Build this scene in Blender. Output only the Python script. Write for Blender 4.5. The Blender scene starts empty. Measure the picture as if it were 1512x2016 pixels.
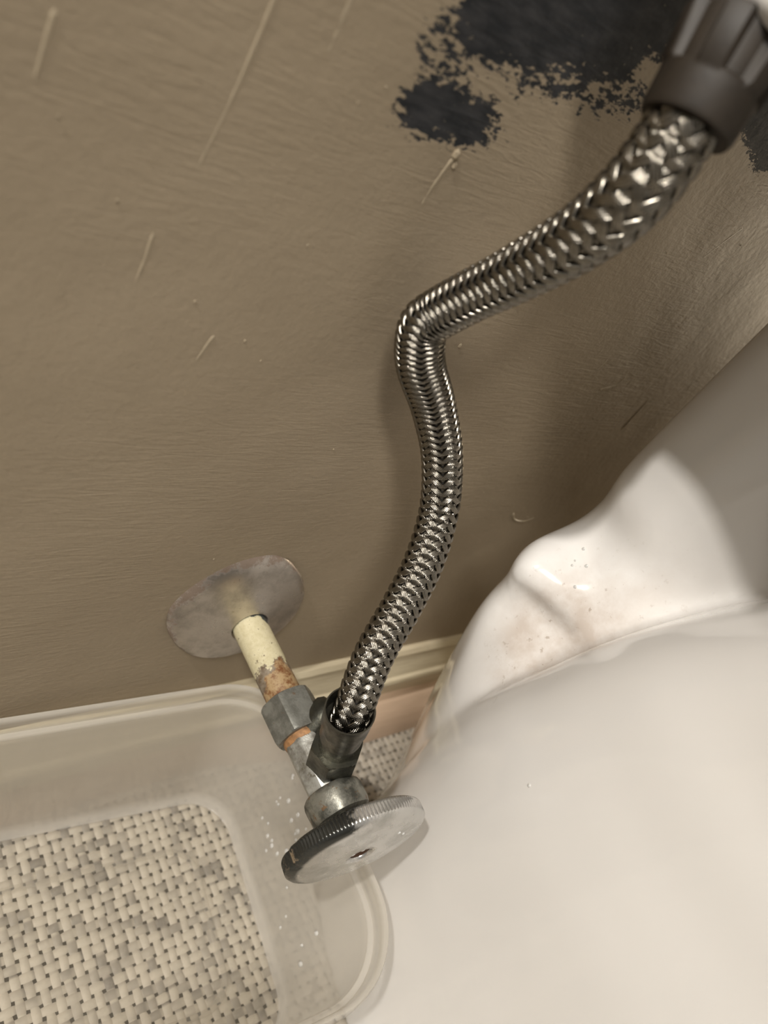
import bpy, bmesh, math, random
import numpy as np
from mathutils import Vector, Matrix, noise as mnoise
random.seed(7)
S = bpy.context.scene
C = S.collection

# ------------------------------------------------------------------ camera
cd = bpy.data.cameras.new('camera')
cam = bpy.data.objects.new('camera', cd); C.objects.link(cam); S.camera = cam
cd.sensor_fit = 'VERTICAL'; cd.sensor_height = 36.0
cd.lens = 1526.65 / 2016 * 36
cd.clip_start = 0.01
cam.matrix_world = Matrix(((0.745875, 0.038030, -0.665000, -0.1856),
                           (-0.477228, 0.726996, -0.493691, -0.17237),
                           (0.464677, 0.685588, 0.560397, 0.4147),
                           (0, 0, 0, 1)))
cd.dof.use_dof = True; cd.dof.focus_distance = 0.30; cd.dof.aperture_fstop = 9.0

# ------------------------------------------------------------------ world and lights
w = bpy.data.worlds.new('world'); S.world = w; w.use_nodes = True
bg = w.node_tree.nodes['Background']
bg.inputs[0].default_value = (1.0, 0.93, 0.82, 1); bg.inputs[1].default_value = 0.25

def bulb(name, loc, power, size, col=(1, 0.95, 0.88)):
    l = bpy.data.lights.new(name, 'POINT'); l.energy = power; l.shadow_soft_size = size; l.color = col
    o = bpy.data.objects.new(name, l); C.objects.link(o); o.location = loc
    return o
bulb('vanity_bulb', (-1.00, -0.13, 1.46), 62, 0.028)
bulb('vanity_bulb', (-1.00, -0.66, 1.62), 42, 0.11)
bulb('vanity_bulb', (-0.95, -0.86, 1.62), 36, 0.11)
bulb('far_side_fill', (0.95, -0.13, 0.33), 12, 0.10, (1, 0.84, 0.62))  # unseen low light, added to brighten the wall beside the toilet

S.view_settings.view_transform = 'Standard'; S.view_settings.look = 'None'
S.view_settings.exposure = 0.0; S.view_settings.gamma = 1.0
S.view_settings.use_curve_mapping = False
S.cycles.max_bounces = 10; S.cycles.transparent_max_bounces = 16
S.cycles.use_denoising = True
S.cycles.sample_clamp_indirect = 4.0

# ------------------------------------------------------------------ node helpers
class NT:
    def __init__(s, name):
        s.m = bpy.data.materials.new(name); s.m.use_nodes = True
        s.t = s.m.node_tree; s.p = s.t.nodes['Principled BSDF']; s.out = s.t.nodes['Material Output']
    def n(s, typ, **kw):
        n = s.t.nodes.new(typ)
        for k, v in kw.items(): setattr(n, k, v)
        return n
    def link(s, a, b): s.t.links.new(a, b)
    def inp(s, sock, v):
        if hasattr(v, 'links') or isinstance(v, bpy.types.NodeSocket): s.link(v, sock)
        else:
            if isinstance(v, (tuple, list)) and len(v) == 3 and sock.type == 'RGBA': v = (*v, 1)
            sock.default_value = v
    def obj(s): return s.n('ShaderNodeTexCoord').outputs['Object']
    def map(s, vec, scale=(1, 1, 1), rot=(0, 0, 0), loc=(0, 0, 0)):
        m = s.n('ShaderNodeMapping'); s.link(vec, m.inputs[0])
        m.inputs['Scale'].default_value = scale; m.inputs['Rotation'].default_value = rot; m.inputs['Location'].default_value = loc
        return m.outputs[0]
    def noise(s, vec, scale, detail=4, rough=0.55, dist=0.0):
        n = s.n('ShaderNodeTexNoise'); s.link(vec, n.inputs['Vector'])
        n.inputs['Scale'].default_value = scale; n.inputs['Detail'].default_value = detail
        n.inputs['Roughness'].default_value = rough; n.inputs['Distortion'].default_value = dist
        return n.outputs['Fac']
    def ramp(s, fac, a, b, c0=0.0, c1=1.0):
        n = s.n('ShaderNodeMapRange'); s.inp(n.inputs['Value'], fac)
        n.inputs['From Min'].default_value = a; n.inputs['From Max'].default_value = b
        n.inputs['To Min'].default_value = c0; n.inputs['To Max'].default_value = c1
        return n.outputs[0]
    def math(s, op, a, b=0.0):
        n = s.n('ShaderNodeMath', operation=op); s.inp(n.inputs[0], a); s.inp(n.inputs[1], b); return n.outputs[0]
    def mix(s, fac, a, b):
        n = s.n('ShaderNodeMix', data_type='RGBA'); s.inp(n.inputs[0], fac); s.inp(n.inputs[6], a); s.inp(n.inputs[7], b); return n.outputs[2]
    def bump(s, h, strength=0.5, dist=0.001, normal=None):
        n = s.n('ShaderNodeBump'); s.inp(n.inputs['Height'], h)
        n.inputs['Strength'].default_value = strength; n.inputs['Distance'].default_value = dist
        if normal: s.link(normal, n.inputs['Normal'])
        return n.outputs[0]
    def attr(s, name): return s.n('ShaderNodeAttribute', attribute_name=name).outputs['Fac']
    def sep(s, v):
        n = s.n('ShaderNodeSeparateXYZ'); s.link(v, n.inputs[0]); return n.outputs
    def set(s, **kw):
        names = dict(col='Base Color', rough='Roughness', metal='Metallic', spec='Specular IOR Level', normal='Normal', coat='Coat Weight', coatr='Coat Roughness', sss='Subsurface Weight')
        for k, v in kw.items(): s.inp(s.p.inputs[names[k]], v)
        return s.m

def m_wall():
    k = NT('taupe_wall_paint'); o = k.obj()
    bare = k.ramp(k.attr('bare'), 0, 1, -.40, 1.2)
    st = k.noise(k.map(o, (260, 1, 620), (0, 0.75, 0)), 1, 4, 0.65)
    st2 = k.noise(k.map(o, (1, 1, 1)), 150, 5, 0.7)
    f = k.math('ADD', bare, k.math('MULTIPLY', k.math('SUBTRACT', st, 0.5), 2.6))
    f = k.math('ADD', f, k.math('MULTIPLY', k.math('SUBTRACT', st2, 0.5), 1.2))
    mask = k.ramp(f, 0.48, 0.62)
    mott = k.noise(o, 7, 3)
    fine = k.noise(o, 900, 2)
    c = k.mix(k.ramp(mott, .35, .65), (0.300, 0.242, 0.168), (0.335, 0.272, 0.192))
    c = k.mix(k.ramp(fine, .3, .8, 0, .25), c, (0.25, 0.205, 0.14))
    bc = k.mix(k.ramp(k.noise(k.map(o, (90, 1, 300), (0, .5, 0)), 1, 4), .4, .7), (0.016, 0.018, 0.021), (0.045, 0.045, 0.048))
    c = k.mix(mask, c, bc)
    brush = k.noise(k.map(o, (55, 1, 420), (0, -0.06, 0)), 1, 4, .6, 1.2)
    bfac = k.ramp(k.noise(o, 9, 2), .38, .62)
    peel = k.noise(o, 330, 3, .6)
    roll = k.noise(k.map(o, (260, 1, 70)), 1, 3, .6)
    und = k.noise(o, 40, 3)
    h = k.math('ADD', k.math('MULTIPLY', k.math('MULTIPLY', brush, bfac), 0.55), k.math('MULTIPLY', peel, 0.27))
    h = k.math('ADD', h, k.math('MULTIPLY', roll, 0.10))
    h = k.math('ADD', h, k.math('MULTIPLY', und, 0.6))
    h = k.math('SUBTRACT', h, k.math('MULTIPLY', mask, 0.25))
    nb = k.bump(h, 0.55, 0.0011)
    return k.set(col=c, rough=k.ramp(mask, 0, 1, .58, .75), normal=nb, spec=.3)

def m_base(name, c1, c2):
    k = NT(name); o = k.obj()
    n1 = k.noise(k.map(o, (9, 60, 60)), 1, 5, .65)
    c = k.mix(k.ramp(n1, .42, .62), c1, c2)
    d = k.noise(o, 160, 5, .7)
    c = k.mix(k.ramp(d, .66, .74, 0, .55), c, (0.17, 0.13, 0.075))
    return k.set(col=c, rough=.42, normal=k.bump(k.noise(k.map(o, (40, 300, 300)), 1, 4), .5, .0009))

def m_chrome_old():
    k = NT('tarnished_chrome'); o = k.obj()
    blot = k.noise(o, 75, 6, .7)
    spots = k.noise(o, 420, 4, .7)
    c = k.mix(k.ramp(blot, .45, .7), (0.52, 0.48, 0.44), (0.34, 0.31, 0.28))
    c = k.mix(k.ramp(spots, .62, .70, 0, .7), c, (0.33, 0.28, 0.23))
    rim = k.attr('edge')
    rf = k.ramp(k.math('ADD', k.math('MULTIPLY', rim, 0.55), k.noise(o, 110, 5, .75)), .94, 1.06, 0, .75)
    c = k.mix(rf, c, (0.13, 0.075, 0.04))
    met = k.ramp(rf, 0, 1, .92, 0)
    return k.set(col=c, metal=met, rough=k.ramp(blot, .35, .7, .26, .42), normal=k.bump(k.noise(o, 500, 3), .1, .0003))

def m_pipe():
    k = NT('painted_rusty_pipe'); o = k.obj(); y = k.sep(o)[1]
    n1 = k.noise(o, 190, 5, .7); n2 = k.noise(o, 420, 5, .7)
    t = k.math('ADD', k.math('MULTIPLY', y, -1), k.math('MULTIPLY', k.math('SUBTRACT', n1, .5), .030))
    cream = k.mix(k.ramp(n2, .35, .7), (0.52, 0.465, 0.29), (0.64, 0.585, 0.40))
    cream = k.mix(k.ramp(n2, .63, .68, 0, .9), cream, (0.10, 0.07, 0.03))
    brown = k.mix(k.ramp(n2, .4, .62), (0.13, 0.09, 0.055), (0.24, 0.20, 0.15))
    rust = k.mix(k.ramp(k.noise(o, 330, 4, .7), .4, .58), (0.16, 0.060, 0.018), (0.36, 0.25, 0.13))
    c = k.mix(k.ramp(t, .0310, .0325), cream, brown)
    low = k.math('ADD', t, k.math('MULTIPLY', k.sep(o)[2], 1.0))
    c = k.mix(k.ramp(low, .0400, .0425), c, rust)
    dark = k.math('ADD', k.math('ADD', k.math('MULTIPLY', y, -1), k.math('MULTIPLY', k.sep(o)[0], -.45)), k.math('MULTIPLY', k.math('SUBTRACT', n1, .5), .012))
    c = k.mix(k.ramp(dark, .0090, .0098), (0.05, 0.055, 0.055), c)
    return k.set(col=c, rough=.55, normal=k.bump(n2, .6, .0005))

def m_brass_grey(name='grey_tarnished_brass', a=(0.32, 0.325, 0.30), b=(0.18, 0.18, 0.16), rust=.66, rough=.42, metal=.7):
    k = NT(name); o = k.obj()
    n1 = k.noise(o, 150, 5, .65); n2 = k.noise(o, 260, 5, .7)
    c = k.mix(k.ramp(n1, .4, .6), a, b)
    c = k.mix(k.ramp(n2, rust, rust + .05, 0, .8), c, (0.20, 0.11, 0.05))
    return k.set(col=c, metal=metal, rough=k.ramp(n1, .3, .7, rough - .1, rough + .15), normal=k.bump(n2, .35, .0005))

def m_body():
    k = NT('corroded_valve_body'); o = k.obj()
    n1 = k.noise(o, 130, 5, .65); n2 = k.noise(o, 300, 5, .7)
    c = k.mix(k.ramp(n1, .42, .6), (0.42, 0.42, 0.39), (0.20, 0.19, 0.165))
    c = k.mix(k.ramp(n2, .58, .66, 0, .8), c, (0.13, 0.115, 0.08))
    return k.set(col=c, metal=.5, rough=.42, normal=k.bump(n2, .35, .0005))

def m_handle():
    k = NT('worn_chrome_handle'); o = k.obj(); s = k.sep(o)
    n1 = k.noise(o, 60, 5, .7); n2 = k.noise(o, 350, 4, .7)
    c = k.mix(k.ramp(n1, .45, .7), (0.60, 0.59, 0.57), (0.40, 0.395, 0.37))
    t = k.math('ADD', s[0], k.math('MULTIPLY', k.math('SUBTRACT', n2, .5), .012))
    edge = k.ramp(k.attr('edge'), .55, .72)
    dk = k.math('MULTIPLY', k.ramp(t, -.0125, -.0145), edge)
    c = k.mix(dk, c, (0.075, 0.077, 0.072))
    br = k.ramp(k.math('ADD', s[0], k.math('MULTIPLY', k.math('SUBTRACT', n2, .5), .004)), -.0281, -.0286)
    c = k.mix(k.math('MULTIPLY', br, edge), c, (0.46, 0.37, 0.27))
    return k.set(col=c, metal=.8, rough=k.ramp(n1, .35, .7, .2, .36), normal=k.bump(n2, .15, .0003))

def m_simple(name, col, rough=.5, metal=0.0, bump=0, scale=300, var=0.15):
    k = NT(name); o = k.obj(); n = k.noise(o, scale, 4)
    c2 = tuple(x * (1 - var * 2) for x in col)
    nb = k.bump(n, .4, bump) if bump else None
    k.set(col=k.mix(k.ramp(n, .35, .7), col, c2), rough=rough, metal=metal)
    if nb: k.set(normal=nb)
    return k.m

def m_porcelain():
    k = NT('white_porcelain'); o = k.obj()
    dirt_shade = k.attr('dirt_shade')  # brownish dirt together with painted shade in the recess
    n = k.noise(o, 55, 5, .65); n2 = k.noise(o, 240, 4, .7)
    f = k.math('MULTIPLY', dirt_shade, k.ramp(n, .25, .65))
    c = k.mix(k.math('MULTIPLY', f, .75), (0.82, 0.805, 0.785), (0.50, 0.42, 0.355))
    c = k.mix(k.math('MULTIPLY', dirt_shade, k.ramp(n2, .62, .68, 0, .5)), c, (0.25, 0.17, 0.11))
    k.set(col=c, rough=.12, spec=.5, coat=.3, coatr=.04)
    return k.m

def m_plastic():
    k = NT('frosted_clear_plastic'); o = k.obj()
    k.set(col=(0.70, 0.665, 0.60), rough=.22, spec=.5)
    tr = k.n('ShaderNodeBsdfTransparent'); tr.inputs[0].default_value = (0.955, 0.945, 0.92, 1)
    tl = k.n('ShaderNodeBsdfTranslucent'); tl.inputs[0].default_value = (0.80, 0.77, 0.71, 1)
    mb = k.n('ShaderNodeMixShader'); mb.inputs[0].default_value = .35
    k.link(k.p.outputs[0], mb.inputs[1]); k.link(tl.outputs[0], mb.inputs[2])
    lw = k.n('ShaderNodeLayerWeight'); lw.inputs[0].default_value = .35
    haze = k.attr('haze')
    a = k.ramp(lw.outputs['Facing'], 0.0, 1.0, 0.04, 0.30)
    a = k.math('ADD', a, haze)
    a = k.math('ADD', a, k.ramp(k.noise(k.map(o, (20, 20, 8)), 1, 3), .35, .7, -.02, .05))
    mx = k.n('ShaderNodeMixShader'); k.link(a, mx.inputs[0])
    k.link(tr.outputs[0], mx.inputs[1]); k.link(mb.outputs[0], mx.inputs[2])
    k.link(mx.outputs[0], k.out.inputs[0])
    k.p.inputs['Coat Weight'].default_value = .6
    return k.m

def m_water():
    k = NT('water_drop')
    k.set(col=(0.95, 0.95, 0.93), rough=.05, coat=1.0)
    k.p.inputs['Transmission Weight'].default_value = 0.45; k.p.inputs['IOR'].default_value = 1.33
    return k.m

def m_weave():
    k = NT('woven_vinyl_strand'); o = k.obj()
    tone = k.attr('tone')
    n = k.noise(k.map(o, (60, 60, 1)), 1, 3)
    f = k.math('ADD', tone, k.math('MULTIPLY', k.math('SUBTRACT', n, .5), 1.1))
    c = k.mix(k.ramp(f, .35, .95), (0.50, 0.455, 0.385), (0.19, 0.17, 0.145))
    c = k.mix(k.ramp(k.noise(o, 700, 3), .4, .75, 0, .3), c, (0.36, 0.33, 0.28))
    return k.set(col=c, rough=.6)

M = dict(wall=m_wall(),
         base=m_base('cream_baseboard_paint', (0.66, 0.59, 0.43), (0.52, 0.45, 0.32)),
         shoe=m_base('bare_wood_strip', (0.50, 0.375, 0.275), (0.58, 0.44, 0.33)),
         chrome=m_chrome_old(), pipe=m_pipe(), nut=m_brass_grey(), body=m_body(),
         dark=m_brass_grey('dark_tarnished_brass', (0.085, 0.082, 0.062), (0.045, 0.045, 0.036), .7, .32, .75),
         pack=m_brass_grey('packing_nut_metal', (0.26, 0.255, 0.22), (0.07, 0.07, 0.058), .60, .40, .6),
         ring=m_simple('orange_rust_ring', (0.40, 0.21, 0.09), .6, .2, .0004, 400, .3),
         handle=m_handle(), screw=m_simple('rusted_screw', (0.075, 0.033, 0.015), .95, 0, .0004),
         ferrule=m_brass_grey('dark_steel_ferrule', (0.125, 0.115, 0.09), (0.06, 0.056, 0.045), .72, .33, .8),
         braid=m_simple('stainless_braid', (0.27, 0.25, 0.215), .24, 1.0, 0, 500, .12),
         tube=m_simple('black_rubber_tube', (0.012, 0.011, 0.009), .7),
         brown=m_simple('dark_brown_plastic', (0.022, 0.0155, 0.0095), .58, 0, .0003, 150, .2),
         porc=m_porcelain(), plastic=m_plastic(), water=m_water(), weave=m_weave(),
         gap=m_simple('dark_weave_backing', (0.06, 0.048, 0.03), .8),
         paint=None, seal=m_simple('black_tank_seal', (0.02, 0.02, 0.02), .6))
k = NT('raised_taupe_paint'); M['paint'] = k.set(col=(0.345, 0.285, 0.20), rough=.34)

# ------------------------------------------------------------------ mesh helpers
def new_obj(name, verts, faces, mat, parent=None, base=(0, 0, 0), smooth=True, attrs=None, autos=None):
    """verts in world coordinates; base = the thing's origin"""
    me = bpy.data.meshes.new(name)
    v = np.asarray(verts, dtype=np.float64) - np.asarray(base)
    f = faces
    if isinstance(f, np.ndarray):
        me.vertices.add(len(v)); me.vertices.foreach_set('co', v.ravel())
        n = len(f); q = f.shape[1]
        me.loops.add(n * q); me.loops.foreach_set('vertex_index', f.ravel().astype(np.int32))
        me.polygons.add(n); me.polygons.foreach_set('loop_start', np.arange(0, n * q, q, dtype=np.int32))
        me.update(calc_edges=True); me.validate()
    else:
        me.from_pydata(v.tolist(), [], f); me.update()
    if smooth: me.polygons.foreach_set('use_smooth', [True] * len(me.polygons))
    me.materials.append(mat)
    if attrs:
        for k_, a in attrs.items():
            at = me.attributes.new(k_, 'FLOAT', 'POINT'); at.data.foreach_set('value', np.asarray(a, dtype=np.float32))
    if autos is not None:
        me.set_sharp_from_angle(angle=math.radians(autos))
    o = bpy.data.objects.new(name, me); C.objects.link(o)
    if parent: o.parent = parent
    else: o.location = base
    return o

def thing(name, loc, label, cat, group=None):
    o = bpy.data.objects.new(name, None); C.objects.link(o); o.location = loc; o.empty_display_size = .01
    o['label'] = label; o['category'] = cat
    if group: o['group'] = group
    return o

def frame_from(d):
    d = Vector(d).normalized(); up = Vector((0, 0, 1)) if abs(d.z) < .9 else Vector((1, 0, 0))
    a = d.cross(up).normalized(); b = d.cross(a).normalized()
    return d, a, b

def lathe(prof, org, d, n=64, close=False, rfun=None, ref=None):
    """prof: list of (t along axis, radius); returns verts, faces, ring index per vertex"""
    d, a, b = frame_from(d)
    if ref is not None:
        a = (Vector(ref) - d * Vector(ref).dot(d)).normalized(); b = d.cross(a).normalized()
    org = Vector(org); V = []; F = []; P = []
    for i, (t, r) in enumerate(prof):
        for j in range(n):
            th = 2 * math.pi * j / n
            rr = r * (rfun(th, i) if rfun else 1)
            V.append(tuple(org + d * t + (a * math.cos(th) + b * math.sin(th)) * rr)); P.append(i)
    for i in range(len(prof) - 1):
        for j in range(n):
            k2 = (j + 1) % n
            F.append((i * n + j, i * n + k2, (i + 1) * n + k2, (i + 1) * n + j))
    F.append(tuple(range(n))[::-1]); F.append(tuple((len(prof) - 1) * n + j for j in range(n)))
    return V, F, P

def fix_normals(o):
    bm = bmesh.new(); bm.from_mesh(o.data); bmesh.ops.recalc_face_normals(bm, faces=bm.faces); bm.to_mesh(o.data); bm.free()

def hexnut(name, mat, org, d, t0, t1, af, parent, base, cham=.0012, rot=0.0, n=6, ref=None):
    """chamfered hexagonal nut, af = across flats"""
    R = af / 2 / math.cos(math.pi / n)
    per = 8; N = n * per
    def rf(th, i):
        x = ((th - rot) % (2 * math.pi / n)) - math.pi / n
        hexr = (af / 2) / math.cos(x)
        rad = hexr / R
        if i in (0, 5): return min(rad, .90)
        if i in (1, 4): return min(rad, .945)
        return min(rad, .99)
    prof = [(t0, R), (t0 + cham * .35, R), (t0 + cham * 1.3, R), (t1 - cham * 1.3, R), (t1 - cham * .35, R), (t1, R)]
    V, F, P = lathe(prof, org, d, N, rfun=rf, ref=ref)
    o = new_obj(name, V, F, mat, parent, base, autos=24); fix_normals(o)
    return o

def turned(name, mat, prof, org, d, parent, base, n=64, autos=35, rfun=None, edge=None, ref=None):
    V, F, P = lathe(prof, org, d, n, rfun=rfun, ref=ref)
    at = {'edge': [edge[i] for i in P]} if edge else None
    o = new_obj(name, V, F, mat, parent, base, autos=autos, attrs=at); fix_normals(o)
    return o

def cr(P, n):
    """Catmull-Rom through rows of P, n samples per span"""
    P = np.asarray(P, float); Q = np.vstack([2 * P[0] - P[1], P, 2 * P[-1] - P[-2]]); out = []
    for i in range(1, len(Q) - 2):
        for t in np.linspace(0, 1, n, endpoint=False):
            a, b, c, d = Q[i - 1:i + 3]
            out.append(.5 * (2 * b + (c - a) * t + (2 * a - 5 * b + 4 * c - d) * t * t + (3 * b - a - 3 * c + d) * t ** 3))
    out.append(P[-1]); return np.array(out)

def grid_faces(nu, nv, wrap_u=False, off=0):
    u = np.arange(nu if wrap_u else nu - 1); v = np.arange(nv - 1)
    U, V = np.meshgrid(u, v, indexing='ij'); U2 = (U + 1) % nu
    return np.stack([U * nv + V, U2 * nv + V, U2 * nv + V + 1, U * nv + V + 1], -1).reshape(-1, 4) + off

ZF = .015        # floor level
# ------------------------------------------------------------------ wall
def seg_dist(px, pz, a, b, asp=1.0):
    ax, az = a; bx, bz = b
    dx, dz = bx - ax, bz - az
    t = np.clip(((px - ax) * dx + (pz - az) * dz) / (dx * dx + dz * dz), 0, 1)
    return np.hypot(px - ax - t * dx, pz - az - t * dz)
xs = np.concatenate([np.linspace(-1.6, -.2, 12, endpoint=False), np.arange(-.2, .35, .0025), np.linspace(.35, 1.3, 10)])
zs = np.concatenate([np.linspace(0, .1, 4, endpoint=False), np.arange(.1, .55, .0025), np.linspace(.55, 2.4, 14)])
GX, GZ = np.meshgrid(xs, zs, indexing='ij')
bare = np.zeros_like(GX)
def blob(a, b, r, amt=1.0, soft=.008):
    global bare
    d = seg_dist(GX, GZ, a, b)
    bare = np.maximum(bare, amt * np.clip((r - d) / soft + .5, 0, 1))
blob((-.030, .409), (.030, .432), .017, 1.0, .012)
blob((-.020, .420), (.030, .440), .022, 1.0, .010)
blob((-.018, .402), (.020, .412), .010, .85, .012)
blob((-.034, .405), (-.030, .376), .008, .50, .012)
blob((-.040, .3785), (-.020, .380), .0085, .92, .010)
blob((-.042, .396), (-.036, .384), .010, .62, .010)
blob((-.016, .376), (-.006, .380), .005, .50, .008)
blob((-.030, .3745), (-.012, .3775), .004, .62, .007)
blob((-.010, .398), (.032, .404), .010, .62, .012)
blob((.010, .399), (.037, .403), .008, .55, .010)
blob((-.040, .40), (-.044, .378), .006, .36, .010)
blob((.085, .425), (.122, .413), .010, .95, .008)
bump_ = np.zeros_like(GX)
for i in range(GX.shape[0]):
    for j in range(GX.shape[1]):
        x, z = GX[i, j], GZ[i, j]
        if -.21 < x < .36 and z < .56:
            bump_[i, j] = mnoise.noise(Vector((x * 14, z * 14, 0))) * .0008 + mnoise.noise(Vector((x * 40, z * 40, 3))) * .00025
e = np.clip((.09 - np.abs(GX - .075) + .18) / .03, 0, 1) * np.clip((.55 - GZ) / .03, 0, 1) * np.clip((GZ - .10) / .02, 0, 1)
V = np.stack([GX.ravel(), (bump_ * e).ravel(), GZ.ravel()], -1)
F = grid_faces(*GX.shape)[:, ::-1]
nx, nz = GX.shape
n0 = len(V)
V = np.vstack([V, [[-1.6, .06, 0], [1.3, .06, 0], [1.3, .06, 2.4], [-1.6, .06, 2.4]]])
c00, c10, c11, c01 = 0, (nx - 1) * nz, nx * nz - 1, nz - 1
side = np.array([[n0, n0 + 3, n0 + 2, n0 + 1], [c00, c01, n0 + 3, n0], [c10, n0 + 1, n0 + 2, c11], [c01, c11, n0 + 2, n0 + 3], [c00, n0, n0 + 1, c10]])
wall = new_obj('wall_back', V, np.vstack([F, side]), M['wall'], attrs={'bare': np.concatenate([bare.ravel(), np.zeros(4)])}, autos=40)
wall['kind'] = 'structure'
fix_normals(wall)

def drip(pts, r, name='paint_drip'):
    """a low rounded ridge of dried paint on the wall, pts (x, z)"""
    pts = cr([(x, z, 0) for x, z in pts], 6); n = len(pts); V = []
    for i, (x, z, _) in enumerate(pts):
        a = pts[max(i - 1, 0)]; b = pts[min(i + 1, n - 1)]
        t = np.array([b[0] - a[0], b[1] - a[1]]); t /= np.linalg.norm(t); q = np.array([t[1], -t[0]])
        u = i / (n - 1); rr = r * (.35 + .65 * (1 - u) ** .6) * (1 + .35 * mnoise.noise(Vector((x * 700, z * 700, 0))))
        if i in (0, n - 1): rr *= .4
        for kk in range(7):
            al = math.pi * kk / 6
            V.append((x + q[0] * math.cos(al) * rr, .0012 - math.sin(al) * (rr * .75) - .0012 - .00, z + q[1] * math.cos(al) * rr))
    V = [(a, b + .0003, c) for a, b, c in V]
    F = grid_faces(n, 7)
    o = new_obj(name, V, F, M['paint'], wall, (0, 0, 0)); fix_normals(o); return o
drip([(-.0205, .3700), (-.0225, .360), (-.0232, .350), (-.0250, .338), (-.0262, .3305)], .00085)
drip([(-.0888, .3900), (-.0892, .378), (-.0905, .362), (-.0926, .3455)], .0006)
drip([(-.0718, .3960), (-.0716, .385), (-.0720, .3763)], .0008)
drip([(-.0978, .3280), (-.0977, .320), (-.0982, .3120)], .0006)
drip([(-.0703, .3008), (-.0716, .296), (-.0729, .2900)], .0009)
drip([(.1238, .2840), (.128, .291), (.134, .299), (.1432, .3141)], .0004)
drip([(.1207, .3150), (.1190, .309), (.1175, .304), (.1150, .2975)], .0010)
drip([(.1320, .2975), (.1375, .2992), (.1430, .3017), (.1450, .3070)], .0009)
drip([(.1791, .2735), (.1800, .292), (.1804, .3129)], .0006)
drip([(.1203, .3502), (.127, .361), (.1350, .374), (.1431, .3860)], .0005)
drip([(.1434, .2129), (.150, .2070), (.1600, .2050), (.1680, .2075)], .0008)
drip([(-.1304, .3690), (-.1310, .361), (-.1314, .3540)], .0007)
bm = bmesh.new()   # dried grit and dust specks
specks = [(.0275, .3096, .0009), (-.0205, .3705, .0014), (-.0190, .3675, .0010), (-.060, .30, .0005), (.018, .284, .0005), (-.054, .334, .0005)]
rs = random.Random(3)
for _ in range(26): specks.append((rs.uniform(-.13, .2), rs.uniform(.19, .38), rs.uniform(.00025, .0005)))
for x, z, r in specks:
    bmesh.ops.create_icosphere(bm, subdivisions=1, radius=r, matrix=Matrix.Translation((x, -.0001, z)) @ Matrix.Diagonal((1, .7, 1.3, 1)))
me = bpy.data.meshes.new('paint_speck'); bm.to_mesh(me); bm.free(); me.materials.append(M['paint'])
o = bpy.data.objects.new('paint_speck', me); C.objects.link(o); o.parent = wall; o['kind'] = 'stuff'

# ------------------------------------------------------------------ floor: woven vinyl, strands as real relief
V = [(x, y, z + ZF) for x, y, z in [(-1.6, 0, -.0012), (1.3, 0, -.0012), (1.3, -2.0, -.0012), (-1.6, -2.0, -.0012), (-1.6, 0, -.03), (1.3, 0, -.03), (1.3, -2.0, -.03), (-1.6, -2.0, -.03)]]
F = [(3, 2, 1, 0), (4, 5, 6, 7), (0, 1, 5, 4), (1, 2, 6, 5), (2, 3, 7, 6), (3, 0, 4, 7)]
floor = new_obj('floor', V, F, M['gap'], smooth=False); floor['kind'] = 'structure'; fix_normals(floor)
PITCH = .0052
X0, X1, Y0, Y1 = -.42, .40, -.56, -.006
nxs = int((X1 - X0) / PITCH); nys = int((Y1 - Y0) / PITCH)
VV = []; FF = []; TT = []
def ribbon(along_x, k_):
    n = (nxs if along_x else nys)
    c = (Y0 if along_x else X0) + (k_ + .5) * PITCH
    tone = rs.random() * .35
    sub = 4; m = n * sub + 1
    L = np.arange(m) / sub * PITCH
    ph = (np.arange(m) / sub + k_ + (0 if along_x else 1)) * math.pi
    hz = ZF - .0004 + .00045 * np.sin(ph)
    wv = PITCH * (.36 + .035 * np.sin(ph) + .05 * np.repeat(np.array([rs.random() - .5 for _ in range(n + 1)]), sub)[:m])
    segt = np.repeat(np.array([rs.random() for _ in range(n + 1)]), sub)[:m]
    wob = np.array([mnoise.noise(Vector((l * 90, k_ * 3.1, 0 if along_x else 5))) for l in L]) * .0006
    off = len(VV); base = sum(len(v) for v in VV)
    rows = []
    for s_, dz in ((-1, -.0004), (-.55, .0001), (0, .00022), (.55, .0001), (1, -.0004)):
        a = (X0 if along_x else Y0) + L; b = c + s_ * wv + wob; z = hz + dz
        rows.append(np.stack([a, b, z] if along_x else [b, a, z], -1))
    A = np.stack(rows, 1).reshape(-1, 3)
    VV.append(A); FF.append(grid_faces(m, 5, off=base)); TT.append(np.repeat(tone + segt * .75 - .12, 5))
for j in range(nys): ribbon(True, j)
for i in range(nxs): ribbon(False, i)
fw = new_obj('woven_strands', np.vstack(VV), np.vstack(FF), M['weave'], floor, (0, 0, 0), attrs={'tone': np.concatenate(TT)})
fw['kind'] = 'stuff'

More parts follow.
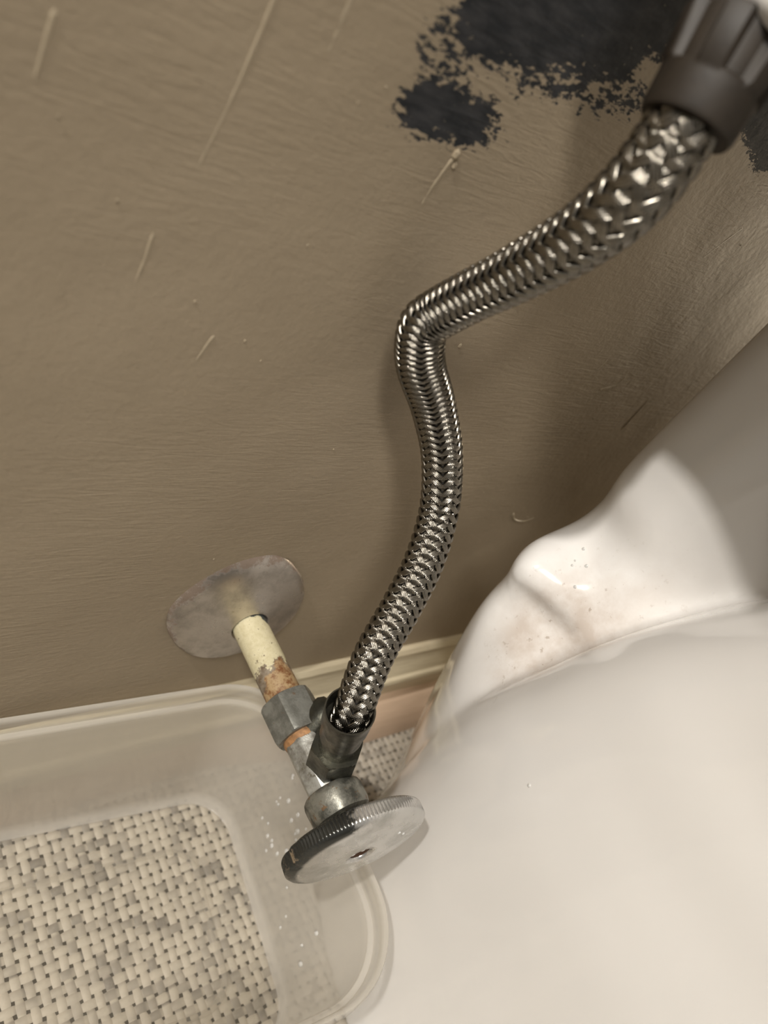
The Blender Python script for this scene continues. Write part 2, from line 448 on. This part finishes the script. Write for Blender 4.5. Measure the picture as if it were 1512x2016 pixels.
# ------------------------------------------------------------------ baseboard
def extrude_x(name, prof, x0, x1, mat, parent=None, taper=None):
    n = len(prof); V = []
    X = np.linspace(x0, x1, 240)
    for x in X:
        for (y, z) in prof:
          if taper: y = -.0043 + (y + .0043) * taper(x)
          V.append((x, y + .0004 * mnoise.noise(Vector((x * 25, z * 30, 0))), z + .0005 * mnoise.noise(Vector((x * 18, y * 300, 7)))))
    F = []
    for i in range(len(X) - 1):
        for j in range(n):
            F.append((i * n + j, (i + 1) * n + j, (i + 1) * n + (j + 1) % n, i * n + (j + 1) % n))
    F.append(tuple(range(n))); F.append(tuple((len(X) - 1) * n + j for j in range(n))[::-1])
    o = new_obj(name, V, F, mat, parent, autos=30); fix_normals(o); return o
bb = extrude_x('baseboard_back', [(0.002, ZF), (-.0045, ZF), (-.0045, .040), (-.0055, .048), (-.0080, .058), (-.0104, .0625), (-.0108, .0655), (-.0100, .068), (-.0082, .0695),
                                 (-.0074, .074), (-.0056, .081), (-.0046, .0845), (-.0050, .0885), (-.0030, .0915), (.002, .0920)], -1.55, 1.25, M['base'])
bb['kind'] = 'structure'
sh = extrude_x('wood_strip', [(-.0043, ZF), (-.0235, ZF), (-.0236, .019), (-.0205, .028), (-.0165, .035), (-.0108, .0398), (-.0043, .0402)], -1.55, 1.25, M['shoe'], bb, taper=lambda x: .28 + .72 * min(1, max(0, (x - .03) / .07)))
sh['label'] = 'bare pinkish wood strip along the foot of the cream baseboard'

# ------------------------------------------------------------------ escutcheon
FH = .155
AX = (0, -1, 0)
e0 = (0, 0, FH)
esc = thing('escutcheon', e0, 'round tarnished chrome wall flange with rusty rim around the pipe', 'pipe flange')
RE = .0316
ec = (-.0090, 0, FH + .0105)
EA = Vector((-.06, -1, .08)).normalized()
prof = [(.0018, .0290), (.0015, .0302), (.0022, .0309), (.0040, .0311), (.0054, .0302), (.0062, .0274), (.0067, .0240), (.0076, .0190), (.0086, .0148), (.0093, .0120), (.0098, .0104), (.0102, .0096), (.0102, .0088), (.0080, .0086)]
edge = [1, 1, 1, 1, .85, .4, .1, .0, .0, .1, .3, .5, .6, .6]
prof = [(t * .86, r_) for t, r_ in prof]
V, F, P = lathe(prof, ec, EA, 96)
hc = Vector(ec) + EA * .0088
V = [(v[0] - hc.x * min(1, (prof[p][0] - .0013) / .0075), v[1], v[2] + (FH - hc.z) * min(1, (prof[p][0] - .0013) / .0075)) for v, p in zip(V, P)]
F = F[:-2]
n = 96; m = len(prof)
F += [((m - 1) * n + j, (m - 1) * n + (j + 1) % n, (j + 1) % n, j) for j in range(n)]
o = new_obj('dome', V, F, M['chrome'], esc, e0, autos=60, attrs={'edge': [edge[i] for i in P]}); fix_normals(o)

# ------------------------------------------------------------------ stop valve
vb = (0, -.05, FH)
valve = thing('stop_valve', vb, 'corroded chrome stop valve with round knurled handle on a cream painted pipe stub', 'valve')
O = (0, 0, FH)
o = turned('supply_pipe', M['pipe'], [(-.03, .0079), (.004, .0079), (.030, .0079), (.0301, .0079), (.066, .0079), (.068, .0076)], O, AX, valve, (0, 0, FH), 64)
o.location = (0, .05, 0)
o.data.update()
def vloc(o, base=O):
    o.location = Vector(base) - Vector(vb)
    return o
# all valve parts keep their mesh origin on the pipe axis at the wall
hn = vloc(hexnut('compression_nut', M['nut'], O, AX, .0475, .0650, .0212, valve, O, rot=math.radians(14), ref=(1, 0, 0)))
vloc(turned('rust_ring', M['ring'], [(.064, .0060), (.064, .0088), (.0662, .0092), (.0680, .0088), (.0682, .006)], O, AX, valve, O))
vloc(hexnut('valve_body', M['body'], O, AX, .0672, .0925, .0172, valve, O, cham=.0006, rot=math.radians(8), n=8, ref=(1, 0, 0)))
vloc(turned('packing_nut', M['pack'], [(.0895, .0080), (.0900, .0108), (.0912, .0119), (.0930, .0124), (.0990, .0124), (.1012, .0118), (.1020, .0100), (.1022, .006)], O, AX, valve, O,
            rfun=lambda th, i: 1 - .035 * (abs(math.sin(3 * th + .5)) ** 3) if i > 3 else 1))
vloc(turned('stem', M['dark'], [(.100, .0070), (.1030, .0082), (.1062, .0086), (.1085, .0080), (.109, .004)], O, AX, valve, O))
# outlet
OY = -.0812
oo = Vector((.0042, OY, .1555)); od = Vector((-.325, 0.0, .946)).normalized()
hx = vloc(hexnut('outlet_hex', M['dark'], oo, od, .0040, .0225, .0186, valve, O, cham=.0010, rot=.25))
vloc(turned('outlet_neck', M['dark'], [(-.006, .0068), (.0045, .0076), (.0050, .0078), (.0230, .0074), (.0312, .0074), (.0316, .005)], oo, od, valve, O))
# rounded boss on the far side of the body
bo = Vector((.0005, -.066, FH)); bd = Vector((.62, .25, .74)).normalized()
vloc(turned('side_boss', M['dark'], [(.0, .0078), (.0100, .0082), (.0150, .0078), (.0172, .0062), (.0180, .003)], bo, bd, valve, O))
# handle: knurled wheel
HR = .0290
HA = Vector((-.11, -1, 0)).normalized(); HO = Vector((-.11 * .112, 0, FH)) * 1.0; HO = Vector((0, 0, FH)) + Vector((0, -.112, 0)) - HA * .1115
ncut = 120; NN = ncut * 4
hp = [(.1070, .0060), (.1072, .0120), (.1070, .0240), (.1075, HR - .0012), (.1083, HR - .0002), (.1090, HR), (.1122, HR), (.1130, HR - .0001), (.1140, HR - .0010), (.1149, HR - .0028),
      (.1156, .0235), (.1162, .0180), (.1167, .0120), (.1169, .0075), (.1168, .0052), (.1160, .0046), (.1132, .0043), (.1130, .0012)]
hedge = [.6, .6, .8, 1, 1, 1, 1, 1, .95, .75, .45, .2, 0, 0, 0, 0, 0, 0]
rng2 = random.Random(5)
def rfk(th, i):
    k_ = 1.0
    if 4 <= i <= 6: k_ -= .017 * (.5 + .5 * math.cos(ncut * th))
    if 3 <= i <= 9:
        a = (th - math.pi * 1.02 + math.pi) % (2 * math.pi) - math.pi
        k_ -= .045 * math.exp(-(a / .07) ** 2) + .02 * math.exp(-((a + .22) / .08) ** 2)
    return k_
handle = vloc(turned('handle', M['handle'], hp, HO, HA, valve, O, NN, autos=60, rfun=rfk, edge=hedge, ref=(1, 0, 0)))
handle['label'] = 'round chrome hand wheel with knurled edge, chipped and dark at left'
so = new_obj('screw', *lathe([(.1120, .0045), (.1150, .00445), (.1159, .0040), (.1160, .0028), (.1154, .0022), (.1154, .0006)], HO, HA, 24)[:2], M['screw'], handle, O); fix_normals(so)
bm = bmesh.new()
for x, z, r in [(-.0015, .0045, .0011), (-.005, .0025, .0012), (-.0075, .0008, .0009), (.003, .0075, .0009), (.0075, .0095, .0007), (.011, .0125, .0007), (-.0115, -.004, .0008), (.0145, .010, .0006), (-.004, .0105, .0006)]:
    bmesh.ops.create_uvsphere(bm, u_segments=14, v_segments=8, radius=r, matrix=Matrix.Translation((x, -.1168 - .11 * x, z)) @ Matrix.Diagonal((1, .55, 1.25, 1)))
for f in bm.faces: f.smooth = True
me = bpy.data.meshes.new('water_drops'); bm.to_mesh(me); bm.free(); me.materials.append(M['water'])
o = bpy.data.objects.new('water_drops', me); C.objects.link(o); o.parent = handle; o['kind'] = 'stuff'

# ------------------------------------------------------------------ braided hose
hose_pts = [(-.0068, -.0814, .1865), (-.0084, -.0800, .2000), (-.0030, -.0695, .2190), (.0066, -.0605, .2346), (.0148, -.0515, .2489), (.0197, -.0400, .2650), (.0155, -.0301, .2827),
            (.0053, -.0228, .2983), (-.0066, -.0190, .3110), (-.0112, -.0173, .3185), (-.0132, -.0165, .3252), (-.0118, -.0190, .3321), (-.0110, -.0261, .3438), (-.0116, -.0344, .3554),
            (-.0146, -.0475, .3742), (-.0164, -.0548, .3907), (-.0150, -.0545, .4051), (-.0138, -.0522, .4120)]
hose_r = [.0071, .0073, .0074, .0074, .0074, .0073, .0074, .0077, .0080, .0080, .0078, .0078, .0077, .0080, .0085, .0090, .0088, .0082]
hose_P = [.040, .040, .041, .042, .043, .044, .040, .032, .025, .022, .023, .028, .034, .040, .047, .053, .054, .054]
Q = cr(np.column_stack([hose_pts, hose_r, hose_P]), 60)
ds = np.linalg.norm(np.diff(Q[:, :3], axis=0), axis=1); sc_ = np.concatenate([[0], np.cumsum(ds)])
NS = 620
s_ = np.linspace(0, sc_[-1], NS)
Q = np.stack([np.interp(s_, sc_, Q[:, i]) for i in range(5)], -1)
T = np.gradient(Q[:, :3], axis=0); T /= np.linalg.norm(T, axis=1)[:, None]
Nn = np.zeros_like(T); a0 = np.cross(T[0], [0, 1, 0]); Nn[0] = a0 / np.linalg.norm(a0)
for i in range(1, NS):
    v = Nn[i - 1] - T[i] * np.dot(Nn[i - 1], T[i]); Nn[i] = v / np.linalg.norm(v)
Bn = np.cross(T, Nn)
phi = np.concatenate([[0], np.cumsum(np.diff(s_) * 2 * math.pi / ((Q[1:, 4] + Q[:-1, 4]) / 2))])
hose = thing('supply_hose', hose_pts[0], 'braided stainless steel supply hose bent sharply between stop valve and tank', 'hose')
hb = hose_pts[0]
def tube_mesh(rad, n=24):
    th = np.arange(n) / n * 2 * math.pi
    A = Q[:, None, :3] + rad[:, None, None] * (np.cos(th)[None, :, None] * Nn[:, None] + np.sin(th)[None, :, None] * Bn[:, None])
    return A.transpose(1, 0, 2).reshape(-1, 3), grid_faces(n, NS, True)
V, F = tube_mesh(Q[:, 3] - .00105)
o = new_obj('inner_tube', V, F, M['tube'], hose, hb); fix_normals(o)
NC = 12
VV = []; FF = []; base = 0
for sgn in (1, -1):
    for k_ in range(NC):
        thc = 2 * math.pi * k_ / NC + sgn * phi
        # ridged ribbon of four wires
        offs = np.linspace(-1, 1, 17)
        wires = 4
        hgt = np.abs(np.sin((offs + 1) / 2 * wires * math.pi)) ** .8 * .00030
        hgt[0] = hgt[-1] = -.0002
        lay = np.arctan(2 * math.pi * Q[:, 3] / Q[:, 4])
        halfw = (math.pi / NC) * .86
        over = np.clip(1.9 * np.cos(6 * thc), -1, 1) * sgn
        rows = []
        for ofs, h in zip(offs, hgt):
            th = thc + ofs * halfw
            ovr = np.clip(1.9 * np.cos(6 * (thc + 0 * ofs)), -1, 1) * sgn
            R_ = Q[:, 3] - .00055 + .00050 * ovr + h - .00010 * ofs ** 2
            rows.append(Q[:, :3] + R_[:, None] * (np.cos(th)[:, None] * Nn + np.sin(th)[:, None] * Bn))
        A = np.stack(rows, 1).reshape(-1, 3)
        VV.append(A); FF.append(grid_faces(NS, len(offs), off=base)); base += len(A)
br = new_obj('braid', np.vstack(VV), np.vstack(FF), M['braid'], hose, hb); br['kind'] = 'stuff'
br['label'] = 'herringbone stainless steel wire braid'
# lower ferrule (open sleeve)
f0 = oo + od * .0312
fd = od
fp = [(0, .0062), (0, .0078), (.0006, .0083), (.0065, .0084), (.0085, .0086), (.0100, .0091), (.0205, .0094), (.0212, .0094), (.0212, .0089), (.0120, .0087), (.0110, .0060)]
V, F, P = lathe(fp, f0, fd, 64)
o = new_obj('ferrule', V, F, M['ferrule'], hose, hb, autos=35); fix_normals(o)
o['label'] = 'dark steel crimp sleeve'
# top coupling nut, dark plastic with lugs
c0 = Vector((-.0144, -.0545, .4085)); cdv = (Vector((-.0086, -.0475, .4315)) - c0).normalized()
nl = 6
def lug(th, i):
    if i < 5: return 1
    a = math.cos(nl * th + .6)
    return .93 + .09 * max(-1, min(1, a * 3))
V, F, P = lathe([(-.0010, .0092), (-.0012, .0108), (.0000, .0114), (.0070, .0116), (.0082, .0118), (.0092, .0124), (.0200, .0132), (.0210, .0128), (.0212, .009)], c0, cdv, 144, rfun=lug)
o = new_obj('coupling_nut', V, F, M['brown'], hose, hb, autos=40); fix_normals(o)
o['label'] = 'dark brown plastic coupling nut with raised lugs'

# ------------------------------------------------------------------ plastic bin

BC = Vector((-.0755, -.0802, 0))          # centre of the bin on the floor
def to_w(u, v, z):                         # local u along +x, v along +y
    q_ = 1 - min(1, z / .11)
    ang = math.radians(-3.3 - 3.2 * q_); ca, sa = math.cos(ang), math.sin(ang); u = u + .0010 * q_
    return (BC.x + u * ca - v * sa, BC.y + u * sa + v * ca, z)
bin_ = thing('storage_bin', (BC.x, BC.y, ZF), 'clear frosted plastic storage bin with rolled rim, wedged under the stop valve', 'bin')
def rrect(hx_, hy, r, n=14):
    out = []
    for (cx, cy, a0_) in ((hx_ - r, hy - r, 0), (-hx_ + r, hy - r, 90), (-hx_ + r, -hy + r, 180), (hx_ - r, -hy + r, 270)):
        for i in range(n + 1):
            a = math.radians(a0_ + 90 * i / n); out.append((cx + r * math.cos(a), cy + r * math.sin(a)))
    return out
HX, HY = .1105, .0742
def ring(dx, z, r): return [to_w(u, v, z) for u, v in rrect(HX - dx, HY - dx, r)]
def loft(rings, close_first=True, close_last=True):
    n = len(rings[0]); V = [p for r_ in rings for p in r_]; F = []
    for i in range(len(rings) - 1):
        for j in range(n):
            F.append((i * n + j, i * n + (j + 1) % n, (i + 1) * n + (j + 1) % n, (i + 1) * n + j))
    if close_first: F.append(tuple(range(n))[::-1])
    if close_last: F.append(tuple((len(rings) - 1) * n + j for j in range(n)))
    return V, F, n
spec = [(.0250, .0172, .016, .03), (.0132, .0172, .022, .08), (.0124, .0175, .023, .60), (.0104, .0205, .025, .75), (.0096, .0260, .026, .60), (.0078, .060, .030, .58), (.0060, .0980, .033, .48), (.0052, .1015, .034, .55)]
V, F, n = loft([ring(a, z, r) for a, z, r, h in spec], True, False)
hz = [h for a, z, r, h in spec for _ in range(n)]
# slight sagging ripple of the thin wall
o = new_obj('tub', V, F, M['plastic'], bin_, (BC.x, BC.y, ZF), autos=60, attrs={'haze': hz}); fix_normals(o)
spec = [(.0054, .1012, .034, .35), (.0048, .1022, .035, .65), (.0030, .1026, .036, .65), (.0026, .1045, .036, .30), (.0023, .1085, .037, .25), (.0017, .1106, .037, .62), (.0004, .1112, .038, .62), (-.0004, .1100, .039, .40), (-.0008, .1060, .040, .25), (-.0006, .1015, .040, .5)]
V, F, n = loft([ring(a, z, r) for a, z, r, h in spec], False, False)
hz = [h for a, z, r, h in spec for _ in range(n)]
o = new_obj('rim', V, F, M['plastic'], bin_, (BC.x, BC.y, ZF), autos=60, attrs={'haze': hz}); fix_normals(o)
# recessed panel ridge in the bottom
def flat_ring(d1, d2, z0, z1, r):
    A = ring(d1, z0, r); B = ring((d1 + d2) / 2, z1, r - .001); D = ring(d2, z0, r - .002)
    return loft([A, B, D], False, False)[:2]
V, F = flat_ring(.0345, .0375, .0174, .0184, .016)
o = new_obj('bottom_ridge', V, F, M['plastic'], bin_, (BC.x, BC.y, ZF), attrs={'haze': [.16] * len(V)}); fix_normals(o)
# water drops clinging to the end wall
bm = bmesh.new(); rd = random.Random(11)
spots = [(-.005 + rd.uniform(-.02, .024), rd.uniform(.05, .09)) for _ in range(20)] + [(rd.uniform(-.05, .02), rd.uniform(.03, .08)) for _ in range(12)]
for (v_, z_) in spots:
    v_ += .012
    t = (z_ - .012) / .081; u_ = HX - (.0100 + (.0060 - .0100) * t) - .0004
    r = rd.uniform(.0006, .0013)
    bmesh.ops.create_uvsphere(bm, u_segments=12, v_segments=8, radius=r, matrix=Matrix.Translation(Vector(to_w(u_, v_, z_)) - Vector((BC.x, BC.y, ZF))) @ Matrix.Diagonal((.6, 1, 1.5, 1)))
for f in bm.faces: f.smooth = True
me = bpy.data.meshes.new('water_drops'); bm.to_mesh(me); bm.free(); me.materials.append(M['water'])
o = bpy.data.objects.new('water_drops', me); C.objects.link(o); o.parent = bin_; o['kind'] = 'stuff'

# ------------------------------------------------------------------ toilet
XC = .215
cols_y = [-.066, -.081, -.098, -.118, -.160]
rows = [   # rear column: z, x at the rear corner, x on each column
 (.400, .112, [.108, .107, .107, .107, .110]),
 (.370, .108, [.105, .104, .108, .118, .130]),
 (.330, .102, [.099, .099, .106, .120, .135]),
 (.293, .098, [.095, .096, .106, .120, .135]),
 (.272, .103, [.099, .098, .105, .118, .130]),
 (.258, .097, [.096, .094, .100, .112, .125]),
 (.249, .080, [.084, .089, .096, .106, .118]),
 (.240, .074, [.078, .085, .092, .100, .110]),
 (.231, .077, [.084, .088, .088, .085, .078]),
 (.222, .079, [.082, .083, .081, .077, .070]),
 (.205, .078, [.077, .072, .068, .065, .060]),
 (.174, .086, [.075, .067, .064, .066, .078]),
 (.118, .105, [.090, .076, .069, .070, .082]),
 (.060, .128, [.108, .086, .074, .075, .086]),
 (ZF, .145, [.115, .092, .078, .078, .088]),
]
def closed_loft(tab, nz_, nu_):
    tab = np.array(tab)
    tz = np.array([cr(tab[:, j], nz_) for j in range(tab.shape[1])]).transpose(1, 0, 2)
    fin = np.array([cr(r_, nu_) for r_ in tz])
    mir = fin[:, ::-1].copy(); mir[:, :, 0] = 2 * XC - mir[:, :, 0]
    full = np.concatenate([fin, mir[:, 1:-1]], 1); nr, nc_ = full.shape[:2]
    idx = np.arange(nr * nc_).reshape(nr, nc_)
    F = [(int(idx[i, j]), int(idx[i, (j + 1) % nc_]), int(idx[i + 1, (j + 1) % nc_]), int(idx[i + 1, j])) for i in range(nr - 1) for j in range(nc_)]
    F.append(tuple(int(q) for q in idx[0])[::-1]); F.append(tuple(int(q) for q in idx[-1]))
    return full.reshape(-1, 3).tolist(), F
tab = []
for z, xr, X in rows:
    pts = [(XC, -.042), (xr + .030, -.043), (xr + .010, -.046), (xr, -.055)] + list(zip(X, cols_y)) + [(.12, -.24), (XC, -.28)]
    tab.append([(x, y, z) for x, y in pts])
VA, FA = closed_loft(tab, 6, 8)
tab = []
#        z     rear y   left x   start of the curve x
for z, yr_, xl, xc_ in [(z_, y_ - .004, l_, c_ - .018) for z_, y_, l_, c_ in [(.400, -.205, -.004, .12), (.360, -.158, .002, .12), (.325, -.134, .012, .115), (.300, -.119, .018, .11), (.275, -.106, .021, .108), (.252, -.097, .024, .106),
                        (.228, -.090, .026, .105), (.205, -.083, .028, .105), (.180, -.077, .031, .107), (.140, -.073, .036, .112), (.090, -.072, .041, .118), (.050, -.072, .044, .12), (ZF, -.072, .045, .12)]]:
    yc = -.215; pts = [(XC, yr_), (xc_ + .03, yr_)]
    for q in range(1, 9):
        a = math.pi / 2 * q / 8
        pts.append((xc_ - (xc_ - xl) * math.sin(a) ** (2 / 2.8), yc + (yr_ - yc) * max(0, math.cos(a)) ** (2 / 2.8)))
    pts += [(xl - .004, -.28), (xl + .004, -.38), (.07, -.50), (XC, -.60)]
    tab.append([(x, y, z) for x, y in pts])
VB, FB = closed_loft(tab, 6, 5)
tb = (XC, -.30, ZF)
toilet = thing('toilet', tb, 'white porcelain toilet with its tank above, beside the stop valve', 'toilet')
from mathutils.bvhtree import BVHTree
oA = new_obj('bowl', VA + VB, FA + [tuple(q + len(VA) for q in f) for f in FB], M['porc'], None, tb); fix_normals(oA)
md = oA.modifiers.new('remesh', 'REMESH'); md.mode = 'VOXEL'; md.voxel_size = .0024; md.use_smooth_shade = True
ms = oA.modifiers.new('smooth', 'SMOOTH'); ms.iterations = 9; ms.factor = .5
bpy.context.view_layer.update()
me = bpy.data.meshes.new_from_object(oA.evaluated_get(bpy.context.evaluated_depsgraph_get()))
bpy.data.objects.remove(oA)
n_ = len(me.vertices); co = np.empty(n_ * 3, dtype=np.float32); me.vertices.foreach_get('co', co); co = co.reshape(-1, 3) + np.array(tb)
x, y, z = co.T
dirt_shade = 1.1 * np.exp(-((z - .232) / .020) ** 2 - ((y + .082) / .020) ** 2) + .7 * np.exp(-((z - .212) / .018) ** 2 - ((y + .083) / .016) ** 2)
dirt_shade += .55 * np.exp(-((z - .245) / .035) ** 2 - ((y + .088) / .024) ** 2)  # broad part paints the recess's shade into the porcelain colour, over the dirt
dirt_shade *= 1 / (1 + np.exp(-(x - .062) / .004))
for nm in [a_.name for a_ in me.attributes if a_.name == 'dirt_shade']: me.attributes.remove(me.attributes[nm])
at = me.attributes.new('dirt_shade', 'FLOAT', 'POINT'); at.data.foreach_set('value', np.clip(dirt_shade, 0, 1).astype(np.float32))
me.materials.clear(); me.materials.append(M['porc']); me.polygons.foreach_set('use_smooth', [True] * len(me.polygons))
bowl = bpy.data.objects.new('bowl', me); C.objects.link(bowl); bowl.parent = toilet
bvh = BVHTree.FromPolygons([tuple(v.co) for v in me.vertices], [tuple(p.vertices) for p in me.polygons])
bm = bmesh.new()
camp = Vector((-.1856, -.17237, .4147)) - Vector(tb)
for q, rr in (((.09, -.064, .262), .0011), ((.09, -.070, .258), .0012), ((.088, -.066, .254), .0009), ((.086, -.074, .250), .0011), ((.088, -.0655, .2565), .0007), ((.052, -.128, .200), .0010)):
    d = (Vector(q) - Vector(tb) - camp).normalized(); hit = bvh.ray_cast(camp, d)[0]
    if hit: bmesh.ops.create_uvsphere(bm, u_segments=12, v_segments=8, radius=rr * .7, matrix=Matrix.Translation(hit) @ Matrix.Diagonal((.7, 1, 1.2, 1)))
for f in bm.faces: f.smooth = True
me = bpy.data.meshes.new('water_drops'); bm.to_mesh(me); bm.free(); me.materials.append(M['water'])
o = bpy.data.objects.new('water_drops', me); C.objects.link(o); o.parent = bowl; o['kind'] = 'stuff'
# tank
def rbox(name, lo, hi, r, mat, parent, base, seg=4):
    bm = bmesh.new(); bmesh.ops.create_cube(bm, size=1)
    for v in bm.verts: v.co = Vector([lo[i] + (v.co[i] + .5) * (hi[i] - lo[i]) - base[i] for i in range(3)])
    bmesh.ops.bevel(bm, geom=bm.edges[:], offset=r, segments=seg, affect='EDGES', profile=.5)
    for f in bm.faces: f.smooth = True
    me = bpy.data.meshes.new(name); bm.to_mesh(me); bm.free(); me.materials.append(mat)
    if mat == M['porc']: me.attributes.new('dirt_shade', 'FLOAT', 'POINT')
    o = bpy.data.objects.new(name, me); C.objects.link(o); o.parent = parent; return o
rbox('tank', (-.020, -.205, .4300), (2 * XC + .020, -.018, .760), .006, M['porc'], toilet, tb)
rbox('tank_lid', (-.040, -.215, .760), (2 * XC + .040, -.012, .790), .008, M['porc'], toilet, tb)
rbox('tank_seal', (XC - .05, -.14, .398), (XC + .05, -.06, .4305), .006, M['seal'], toilet, tb)
